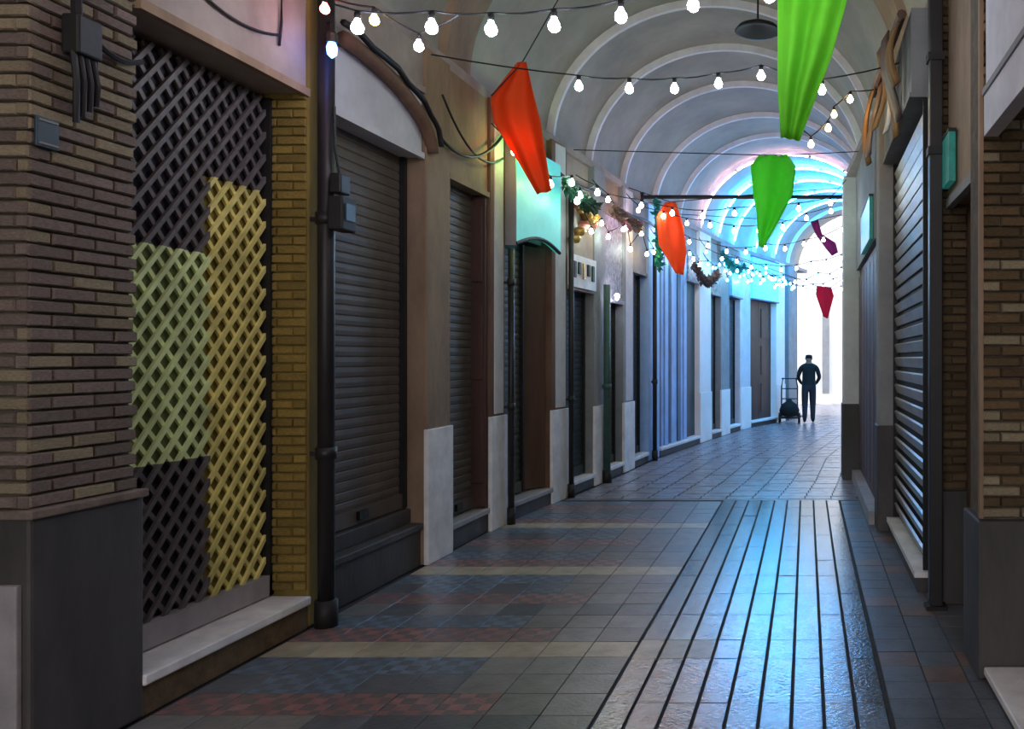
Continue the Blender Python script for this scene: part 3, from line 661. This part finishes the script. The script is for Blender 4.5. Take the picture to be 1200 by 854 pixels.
# ------------------------------------------------------------------ light strings
bulb_me = {}; cap_me = None
def bulb_parts(col, size):
    global cap_me
    if col not in bulb_me:
        bulb_me[col] = MB().lathe([(.004, -1.0), (.35, -.93), (.66, -.66), (.78, -.25), (.70, .15), (.45, .55), (.33, .8), (.32, 1.0)], 12).mesh('bulb', 'g_' + col, True)
    if cap_me is None: cap_me = MB().lathe([(.36, .95), (.42, 1.0), (.42, 1.65), (.3, 1.85), (.06, 1.95)], 10).mesh('socket', 'cable', True)
    return bulb_me[col], cap_me
def light_string(label, bulbs, size, ends, group=None, rc=.006):
    """bulbs: list of (x, y, z centre, colour); the cable runs just above them"""
    bs_ = sorted(bulbs, key=lambda q: (q[0], q[1])) if abs(ends[0][0] - ends[1][0]) > .6 else sorted(bulbs, key=lambda q: q[1])
    s = thing('light_string', ends[0], label, 'string lights', group)
    path = [Vector(ends[0])]
    anch = [Vector((b[0], b[1], b[2] + size * 1.95)) for b in bs_] + [Vector(ends[1])]
    for a in anch:
        p0 = path[-1]
        for i in range(1, 5): path.append(p0.lerp(a, i / 4) + Vector((0, 0, -.05 * size / .04 * (i / 4) * (1 - i / 4))))
    MB().tube(path, rc, 5).build('cable', 'cable', s)
    for x, y, z, c in bs_:
        bme, cme = bulb_parts(c, size)
        o = inst('bulb', bme, s, (x, y, z), (size,) * 3)
        k = bpy.data.objects.new('socket', cme); C.objects.link(k); k.parent = o
    return s
light_string('nearest string of big white bulbs crossing the alley', [(-2.42, 4.6, 3.39, 'cool'), (-2.02, 4.6, 3.39, 'cool'), (-1.7, 4.6, 3.38, 'mint'), (-1.36, 4.6, 3.40, 'cool'), (-1.0, 4.6, 3.45, 'cool'), (-.61, 4.6, 3.51, 'cool'), (-.2, 4.6, 3.56, 'cool'), (.25, 4.6, 3.62, 'cool')], .042, ((-2.9, 4.6, 3.65), (.8, 4.6, 3.85)))
light_string('short string with red and yellow bulbs by the black drain pipe', [(-2.72, 4.82, 3.58, 'red'), (-2.42, 4.78, 3.50, 'yellow'), (-2.18, 4.8, 3.36, 'pinkw')], .034, ((-2.9, 4.8, 3.8), (-1.9, 4.7, 3.5)))
light_string('second string of white bulbs crossing below the first ribs', [(-1.76, 6.6, 3.71, 'mint'), (-1.37, 6.6, 3.69, 'mint'), (-1.02, 6.6, 3.69, 'mint'), (-.68, 6.6, 3.73, 'cool'), (-.35, 6.6, 3.79, 'cool'), (.12, 6.6, 3.68, 'mint')], .04, ((-2.9, 6.6, 3.95), (.78, 6.6, 3.9)))
light_string('string of bulbs beside the orange pennant and teal fascia', [(-2.72, 7.95, 3.53, 'warm'), (-2.58, 8.6, 3.36, 'warm'), (-2.53, 9.2, 3.5, 'mint'), (-2.52, 9.5, 3.42, 'mint'), (-2.5, 9.3, 3.32, 'mint'), (-2.35, 9.6, 3.47, 'mint')], .04, ((-2.88, 7.8, 3.75), (-2.7, 10.0, 3.75)))
light_string('warm bulbs hanging by the tattered brown cloth', [(.19, 7.4, 3.60, 'warm'), (.24, 7.4, 3.72, 'yellow'), (.04, 7.4, 3.46, 'warm'), (.38, 7.4, 3.85, 'warm')], .034, ((-.15, 7.4, 3.7), (.69, 7.4, 3.95)))
light_string('unseen added string of white bulbs overhead between the big brick pillar and the viewer', [(-2.6 + .46 * k, 2.3, 3.72 - .25 * (1 - ((k - 3.5) / 3.5) ** 2), 'warm' if k % 3 == 1 else 'pinkw' if k % 3 else 'cool') for k in range(8)], .042, ((-2.95, 2.3, 3.95), (.85, 2.3, 3.95)))  # out-of-view bulbs added to brighten the left front
light_string('unseen added string of white bulbs overhead behind the viewer', [(-2.6 + .46 * k, .2, 3.72 - .25 * (1 - ((k - 3.5) / 3.5) ** 2), 'warm' if k % 2 else 'pinkw') for k in range(8)], .042, ((-2.95, .2, 3.95), (.9, .2, 3.95)))  # second unseen string, added for more light on the near left shops
rb = random.Random(11)
def cross_string(label, u, n, z, sag, cols, size=.036, x0=None, x1=None):
    x0 = Lv(u) + .05 if x0 is None else x0; x1 = Rv(u) - .05 if x1 is None else x1
    bl = []
    for k in range(n):
        t = (k + .5) / n; bl.append((x0 + (x1 - x0) * t, u + .1 * math.sin(k * 1.3), z - sag * 4 * t * (1 - t) - .08 + rb.uniform(-.05, .05), rb.choice(cols)))
    return light_string(label, bl, size, ((x0, u, z + .1), (x1, u, z + .1)))
cross_string('garland of mint bulbs level with the green pole', 10.5, 8, 3.7, .25, ['mint', 'cool', 'mint'])
cross_string('garland of mint and white bulbs in front of the tie rod', 11.9, 9, 3.8, .3, ['mint', 'cool', 'pinkw'])
cross_string('sagging garland of white bulbs level with the blue shopfront', 13.7, 10, 3.8, .4, ['cool', 'mint', 'pinkw'])
cross_string('garland of cool bulbs level with the bright white pillar', 15.9, 11, 3.75, .4, ['cool', 'cyan', 'cyan'])
cross_string('garland of cyan bulbs before the blue-green sign box', 17.3, 13, 3.7, .45, ['cyan'], .04)
cross_string('garland of cyan bulbs before the bright cyan sign box', 18.7, 14, 3.75, .5, ['cyan'], .044)
cross_string('farthest garland of cyan bulbs at the end of the vault', 20.2, 14, 3.75, .5, ['cyan'], .044)
# bulbs along the left fascias
def wall_string(label, ua, ub, n, z, cols, size=.034, off=.12):
    bl = []
    for k in range(n):
        u = ua + (ub - ua) * (k + .5) / n; bl.append((Lv(u) + off + rb.uniform(0, .1), u, z + rb.uniform(-.14, .14), rb.choice(cols)))
    return light_string(label, bl, size, ((Lv(ua) + .06, ua, z + .2), (Lv(ub) + .06, ub, z + .2)))
wall_string('wall garland of mixed bulbs along flower and poster fascias', 10.04, 12.98, 9, 3.25, ['warm', 'mint', 'pinkw'])
wall_string('wall garland of mint bulbs along the blue shopfront', 13.16, 16.14, 10, 3.4, ['mint', 'cool', 'cyan'])
wall_string('wall garland of cyan bulbs along the patterned far fascias', 16.23, 19.09, 12, 3.35, ['cyan', 'cyan', 'mint'])
wall_string('dense wall garland of cyan bulbs on the bright cyan sign box', 19.18, 21.91, 16, 3.45, ['cyan'], .04)
# small blue lamp by the pipe
s = thing('blue_lamp', (-2.72, 5.0, 3.5), 'small blue glowing lamp at the top of the black drain pipe', 'lamp')
MB().lathe([(.005, -.04), (.025, -.02), (.03, .02), (.02, .05)], 10, (-2.78, 5.0, 3.40)).build('glass', 'g_blue', s, smooth=True)
MB().lathe([(.03, .05), (.032, .1), (.012, .12)], 10, (-2.78, 5.0, 3.40)).build('holder', 'dark', s); MB().tube([(-2.78, 5.0, 3.51), (-2.80, 5.03, 3.58), (-2.86, 5.08, 3.6)], .008, 6).build('arm', 'dark', s)
s = thing('green_lamp', (-2.76, 8.3, 3.5), 'small green glowing lamp at the top corner of the teal fascia', 'lamp')
MB().lathe([(.005, -.05), (.03, -.03), (.038, .02), (.02, .06)], 10, (-2.70, 8.34, 3.58)).build('glass', 'g_green', s, smooth=True)
MB().lathe([(.03, .05), (.034, .1), (.012, .12)], 10, (-2.70, 8.34, 3.58)).build('holder', 'dark', s); MB().tube([(-2.70, 8.34, 3.69), (-2.74, 8.33, 3.76), (-2.84, 8.33, 3.76)], .008, 6).build('arm', 'dark', s)

# leafy garlands on fascias
def garland(label, pts, r, m, n=26, name='garland'):
    rg = random.Random(len(label)); s = thing(name, pts[0], label, 'garland')
    MB().tube(pts, r * .25, 6).build('cord', m, s)
    mb = MB(); P = [Vector(p) for p in pts]
    for k in range(n):
        t = k / n * (len(P) - 1); i = int(t); c = P[i].lerp(P[min(i + 1, len(P) - 1)], t - i)
        for j in range(4):
            d = Vector((rg.uniform(-.2, 1), rg.uniform(-1, 1), rg.uniform(-1, 1))).normalized(); e = d.cross(Vector((.3, .5, .8))).normalized() * r * .4
            o = len(mb.v); a, b_ = c, c + d * r * rg.uniform(.8, 1.5); m_ = (a + b_) / 2
            nrm = d.cross(e).normalized() * r * .06
            mb.v += [tuple(a), tuple(m_ + e + nrm), tuple(b_), tuple(m_ - e - nrm)]; mb.f.append((o, o + 1, o + 2, o + 3))
    o = mb.build('foil_leaves', m, s, solid=.004); o['kind'] = 'stuff'
    return s
garland('dark green leafy garland at the corner beyond the teal fascia', [(Lv(u) + .2, u, 3.5 - .12 * math.sin((u - 9.2) * 2.2)) for u in (9.2, 9.4, 9.6, 9.8, 10.0, 10.2)], .085, 'garland', 70)
garland('brown and pink leafy garland above the faded poster fascia', [(Lv(u) + .2, u, 3.5 - .1 * math.sin((u - 10.8) * 2.2)) for u in (10.8, 11.1, 11.4, 11.7, 12.0)], .085, 'garland_brown', 70)
garland('teal foil garland hanging before the blue painted pillar', [(Lv(12.9) + .22, 12.8 + .06 * k, 3.95 - .24 * k) for k in range(5)], .09, 'foil_teal', 60)
garland('brown leafy garland hanging over the doorway of the blue shopfront', [(Lv(u) + .2, u, 3.25 - .25 * math.sin((u - 15) * 2)) for u in (15.0, 15.4, 15.8, 16.2, 16.6)], .1, 'garland_brown', 70)
garland('dark foil garland before the deep blue-green sign box', [(Lv(u) + .26, u, 3.65 - .2 * math.sin((u - 16.7) * 1.6)) for u in (16.7, 17.1, 17.5, 17.9, 18.4)], .1, 'foil_teal', 70)

# ------------------------------------------------------------------ pennants
def pennant(label, u, left, right, m, folds=3, amp=.03, hang=None, name='pennant', slant=0.):
    def along(P, t):
        L_ = [0]
        for a, b in zip(P, P[1:]): L_.append(L_[-1] + math.dist(a, b))
        s_ = t * L_[-1]
        for i in range(len(P) - 1):
            if s_ <= L_[i + 1] + 1e-9:
                q = (s_ - L_[i]) / max(1e-9, L_[i + 1] - L_[i]); return (P[i][0] + (P[i + 1][0] - P[i][0]) * q, P[i][1] + (P[i + 1][1] - P[i][1]) * q)
        return P[-1]
    top = max(left[0][1], right[0][1]); s = thing(name, ((left[0][0] + right[0][0]) / 2, u, top), label, 'pennant')
    rows = []; nr, ncl = 22, 20
    for i in range(nr + 1):
        t = i / nr; a, b = along(left, t), along(right, t); wdt = max(.02, abs(b[0] - a[0])); row = []
        for k in range(ncl + 1):
            q = k / ncl
            row.append((a[0] + (b[0] - a[0]) * q, u + slant * (q - .5) + amp * min(1, wdt / .3) * math.sin(q * folds * 2 * math.pi + t * 1.5) + .02 * math.sin(t * 5), a[1] + (b[1] - a[1]) * q))
        rows.append(row)
    MB().grid(rows).build('cloth', m, s, smooth=True, solid=.004)
    h = hang or [(left[0][0] - .3, u, top + .08), (left[0][0], u, left[0][1]), (right[0][0], u, right[0][1]), (right[0][0] + .3, u, top + .08)]
    MB().tube(h, .006, 5).build('cord', 'cable', s); return s
pennant('large bright green pennant hanging nearest at the top', 5.0, [(-.19, 4.25), (-.17, 3.69), (-.17, 3.2), (-.15, 2.89)], [(.38, 4.25), (.23, 3.68), (.14, 3.35), (-.04, 2.87)], 'c_green', 2.3, .04, [(-1.8, 5.0, 4.9), (-.19, 5.0, 4.25), (.38, 5.0, 4.25), (.84, 5.0, 3.97)])
pennant('large orange pennant twisted in front of the teal fascia', 7.8, [(-2.64, 4.31), (-2.91, 4.0), (-2.87, 3.76), (-2.64, 3.4), (-2.46, 3.1)], [(-2.56, 4.31), (-2.5, 4.05), (-2.42, 3.75), (-2.36, 3.4), (-2.32, 3.13)], 'c_orange', 1.6, .04, [(-2.88, 7.8, 4.0), (-2.6, 7.8, 4.3), (-2.2, 7.8, 5.0)])
pennant('smaller bright green pennant hanging before the tie rod', 9.9, [(-.55, 3.96), (-.65, 3.84), (-.62, 3.5), (-.58, 3.3), (-.56, 2.9)], [(-.22, 3.96), (-.12, 3.82), (-.16, 3.5), (-.34, 3.15), (-.5, 2.88)], 'c_green2', 1.8, .035, [(-2.7, 9.9, 4.02), (-.55, 9.9, 3.96), (-.22, 9.9, 3.96), (.6, 9.9, 4.0)])
pennant('smaller orange pennant hanging before the blue shopfront', 12.0, [(-1.98, 3.8), (-2.12, 3.6), (-2.08, 3.2), (-1.84, 2.8)], [(-1.84, 3.8), (-1.73, 3.45), (-1.68, 3.1), (-1.72, 2.77)], 'c_orange', 1.5, .035, [(-2.5, 12.0, 4.0), (-1.91, 12.0, 3.8), (-.8, 12.0, 3.9), (.5, 12.0, 4.0)])
pennant('small crimson pennant near the bright far end', 18.0, [(.22, 3.13), (.2, 2.95), (.36, 2.48)], [(.52, 3.1), (.58, 2.92), (.45, 2.44)], 'c_red', 1.5, .03, [(-1.6, 18, 3.8), (.22, 18, 3.13), (.52, 18, 3.1), (1.45, 18, 3.8)])
pennant('dark purple ribbon fluttering near the bright far end', 14.0, [(.07, 3.84), (.14, 3.66), (.32, 3.4), (.42, 3.28)], [(.19, 3.88), (.26, 3.64), (.48, 3.5), (.52, 3.34)], 'c_purple', 1.2, .03, [(-2.3, 14, 3.98), (.07, 14, 3.84), (.19, 14, 3.88), (.8, 14, 4.0)], name='ribbon')
# tattered brown cloth high on the right
s = thing('tattered_cloth', (.6, 6.7, 4.0), 'tattered brown cloth strips hanging above the pale fascia board', 'cloth')
for k in range(7):
    y0 = 5.95 + .24 * k; rows = []
    x_ = .66 - .012 * k; ln = .45 + .25 * abs(math.sin(k * 2.3))
    for i in range(9):
        t = i / 8; rows.append([(x_ - .06 * math.sin(t * 3 + k) - .03 * q_, y0 + .22 * q_ * (1 - .4 * t), 3.98 - ln * t) for q_ in (0, .33, .66, 1)])
    MB().grid(rows).build('strip', ['tatter', 'wood_brown', 'tatter', 'stone_pale'][k % 4], s, smooth=True, solid=.012)
MB().tube([(.66, 5.9, 3.98), (.60, 7.7, 3.98)], .035, 8).build('roll', 'wood_brown', s)

# ------------------------------------------------------------------ person
PX, PY = .06, 21.3
pr = thing('person', (PX, PY, 0), 'person in dark clothes walking away at the bright far end', 'person')
def skin_obj(name, V, Ed, R, m, parent, sub=2, root=0):
    me = bpy.data.meshes.new(name); me.from_pydata(V, Ed, []); o = bpy.data.objects.new(name, me); C.objects.link(o); o.parent = parent
    o.modifiers.new('skin', 'SKIN'); 
    for i, r in enumerate(R):
        sv = me.skin_vertices[0].data[i]; sv.radius = r if isinstance(r, tuple) else (r, r); sv.use_root = (i == root)
    sb = o.modifiers.new('sub', 'SUBSURF'); sb.levels = sub; sb.render_levels = sub
    if m: me.materials.append(m)
    return o
V = [(0, 0, .95), (0, .01, 1.12), (0, .015, 1.3), (0, .0, 1.42), (0, .0, 1.50), (0, .015, 1.60), (0, .015, 1.67),
     (.12, 0, 1.40), (.20, .0, 1.36), (.27, -.03, 1.13), (.19, .14, .98), (.13, .19, .95),
     (-.12, 0, 1.40), (-.20, .0, 1.36), (-.27, -.03, 1.13), (-.19, .14, .98), (-.13, .19, .95),
     (.09, 0, .86), (.10, .07, .50), (.10, .0, .09), (.11, .15, .028), (-.09, 0, .86), (-.10, -.02, .50), (-.10, -.16, .12), (-.11, -.05, .028)]
Ed = [(0, 1), (1, 2), (2, 3), (3, 4), (4, 5), (5, 6), (3, 7), (7, 8), (8, 9), (9, 10), (10, 11), (3, 12), (12, 13), (13, 14), (14, 15), (15, 16),
      (0, 17), (17, 18), (18, 19), (19, 20), (0, 21), (21, 22), (22, 23), (23, 24)]
Rr = [(.18, .13), (.17, .12), (.19, .13), (.10, .08), (.06, .06), (.095, .112), (.085, .1), (.085, .075), (.07, .07), (.052, .052), (.038, .038), (.03, .02),
      (.085, .075), (.07, .07), (.052, .052), (.038, .038), (.03, .02), (.11, .11), (.085, .085), (.06, .06), (.04, .03), (.11, .11), (.085, .085), (.06, .06), (.04, .03)]
pmt = bpy.data.materials.new('person_clothes'); pmt.use_nodes = True; nt = pmt.node_tree; b = nt.nodes['Principled BSDF']; b.inputs['Roughness'].default_value = .9
tc = nt.nodes.new('ShaderNodeTexCoord'); sx = nt.nodes.new('ShaderNodeSeparateXYZ'); rp = nt.nodes.new('ShaderNodeValToRGB'); dv = nt.nodes.new('ShaderNodeMath'); dv.operation = 'DIVIDE'; dv.inputs[1].default_value = 2
nt.links.new(tc.outputs['Object'], sx.inputs[0]); nt.links.new(sx.outputs[2], dv.inputs[0]); nt.links.new(dv.outputs[0], rp.inputs[0]); nt.links.new(rp.outputs[0], b.inputs['Base Color'])
cr = rp.color_ramp; cr.interpolation = 'CONSTANT'
cr.elements[0].position = 0; cr.elements[0].color = (*lin((20, 18, 18)), 1); cr.elements[1].position = .045; cr.elements[1].color = (*lin((40, 40, 46)), 1)
for ps, cl in ((.47, (24, 24, 22)), (.735, (150, 112, 92))): e = cr.elements.new(ps); e.color = (*lin(cl), 1)
skin_obj('body', V, Ed, Rr, pmt, pr)
HV = [(0, -.022, 1.58), (0, -.008, 1.65), (0, .0, 1.695)]
skin_obj('hair', HV, [(0, 1), (1, 2)], [(.094, .088), (.103, .117), (.088, .102)], M['hair'], pr)
for sx_ in (-1, 1):   # hands with five fingers each, held in front
    hx = sx_ * .12; hv = [(hx, .19, .95), (hx - sx_ * .03, .22, .93)]; he = [(0, 1)]; hr = [(.03, .018), (.032, .014)]
    for f_ in range(4):
        b0 = len(hv); o_ = (f_ - 1.5) * .016; ln = (.05, .06, .055, .042)[f_]
        hv += [(hx - sx_ * .05, .235 + .004, .925 + o_), (hx - sx_ * (.05 + ln * .6), .225, .92 + o_), (hx - sx_ * (.05 + ln * .75), .195, .915 + o_)]; he += [(1, b0), (b0, b0 + 1), (b0 + 1, b0 + 2)]; hr += [.009, .008, .007]
    b0 = len(hv); hv += [(hx, .2, .985), (hx - sx_ * .02, .215, 1.0)]; he += [(0, b0), (b0, b0 + 1)]; hr += [.01, .008]
    skin_obj('hand', hv, he, hr, M['skin'], pr, 1)
    MB().lathe([(.005, -.03), (.014, -.015), (.014, .015), (.005, .03)], 8, (PX + sx_ * .083, PY + .015, 1.60)).build('ear', 'skin', pr, smooth=True)
MB().lathe([(.016, -.02), (.012, .0), (.005, .03)], 8, (PX, PY + .112, 1.60)).build('nose', 'skin', pr, smooth=True)
# hand cart with sacks beside the person
CX, CY = -.42, 21.2
s = thing('hand_cart', (CX, CY, 0), 'dark hand cart with an upright frame left of the walking person', 'cart')
for dx in (-.2, .2): MB().tube([(CX + dx, CY, .12), (CX + dx, CY + .1, .9), (CX + dx * .8, CY + .05, 1.12)], .018, 8).build('upright', 'dark', s, smooth=True)
for z in (.35, .6, .85, 1.1): MB().tube([(CX - .2, CY + .05, z), (CX + .2, CY + .05, z)], .014, 6).build('rung', 'dark', s)
MB().box(CX - .25, CX + .25, CY - .35, CY + .05, .13, .16).build('plate', 'dark', s)
for dx in (-.24, .24): MB().tube([(CX + dx - .03, CY, .13), (CX + dx + .03, CY, .13)], .13, 16).build('wheel', 'dark', s)
s = tag(MB().lathe([(.03, 0), (.22, .03), (.25, .16), (.2, .3), (.08, .38), (.05, .44)], 14, (CX, CY - .17, .165)).build('sack', 'black_cloth', smooth=True, loc=(CX, CY - .17, .165)), 'dark full sack resting on the hand cart', 'sack')
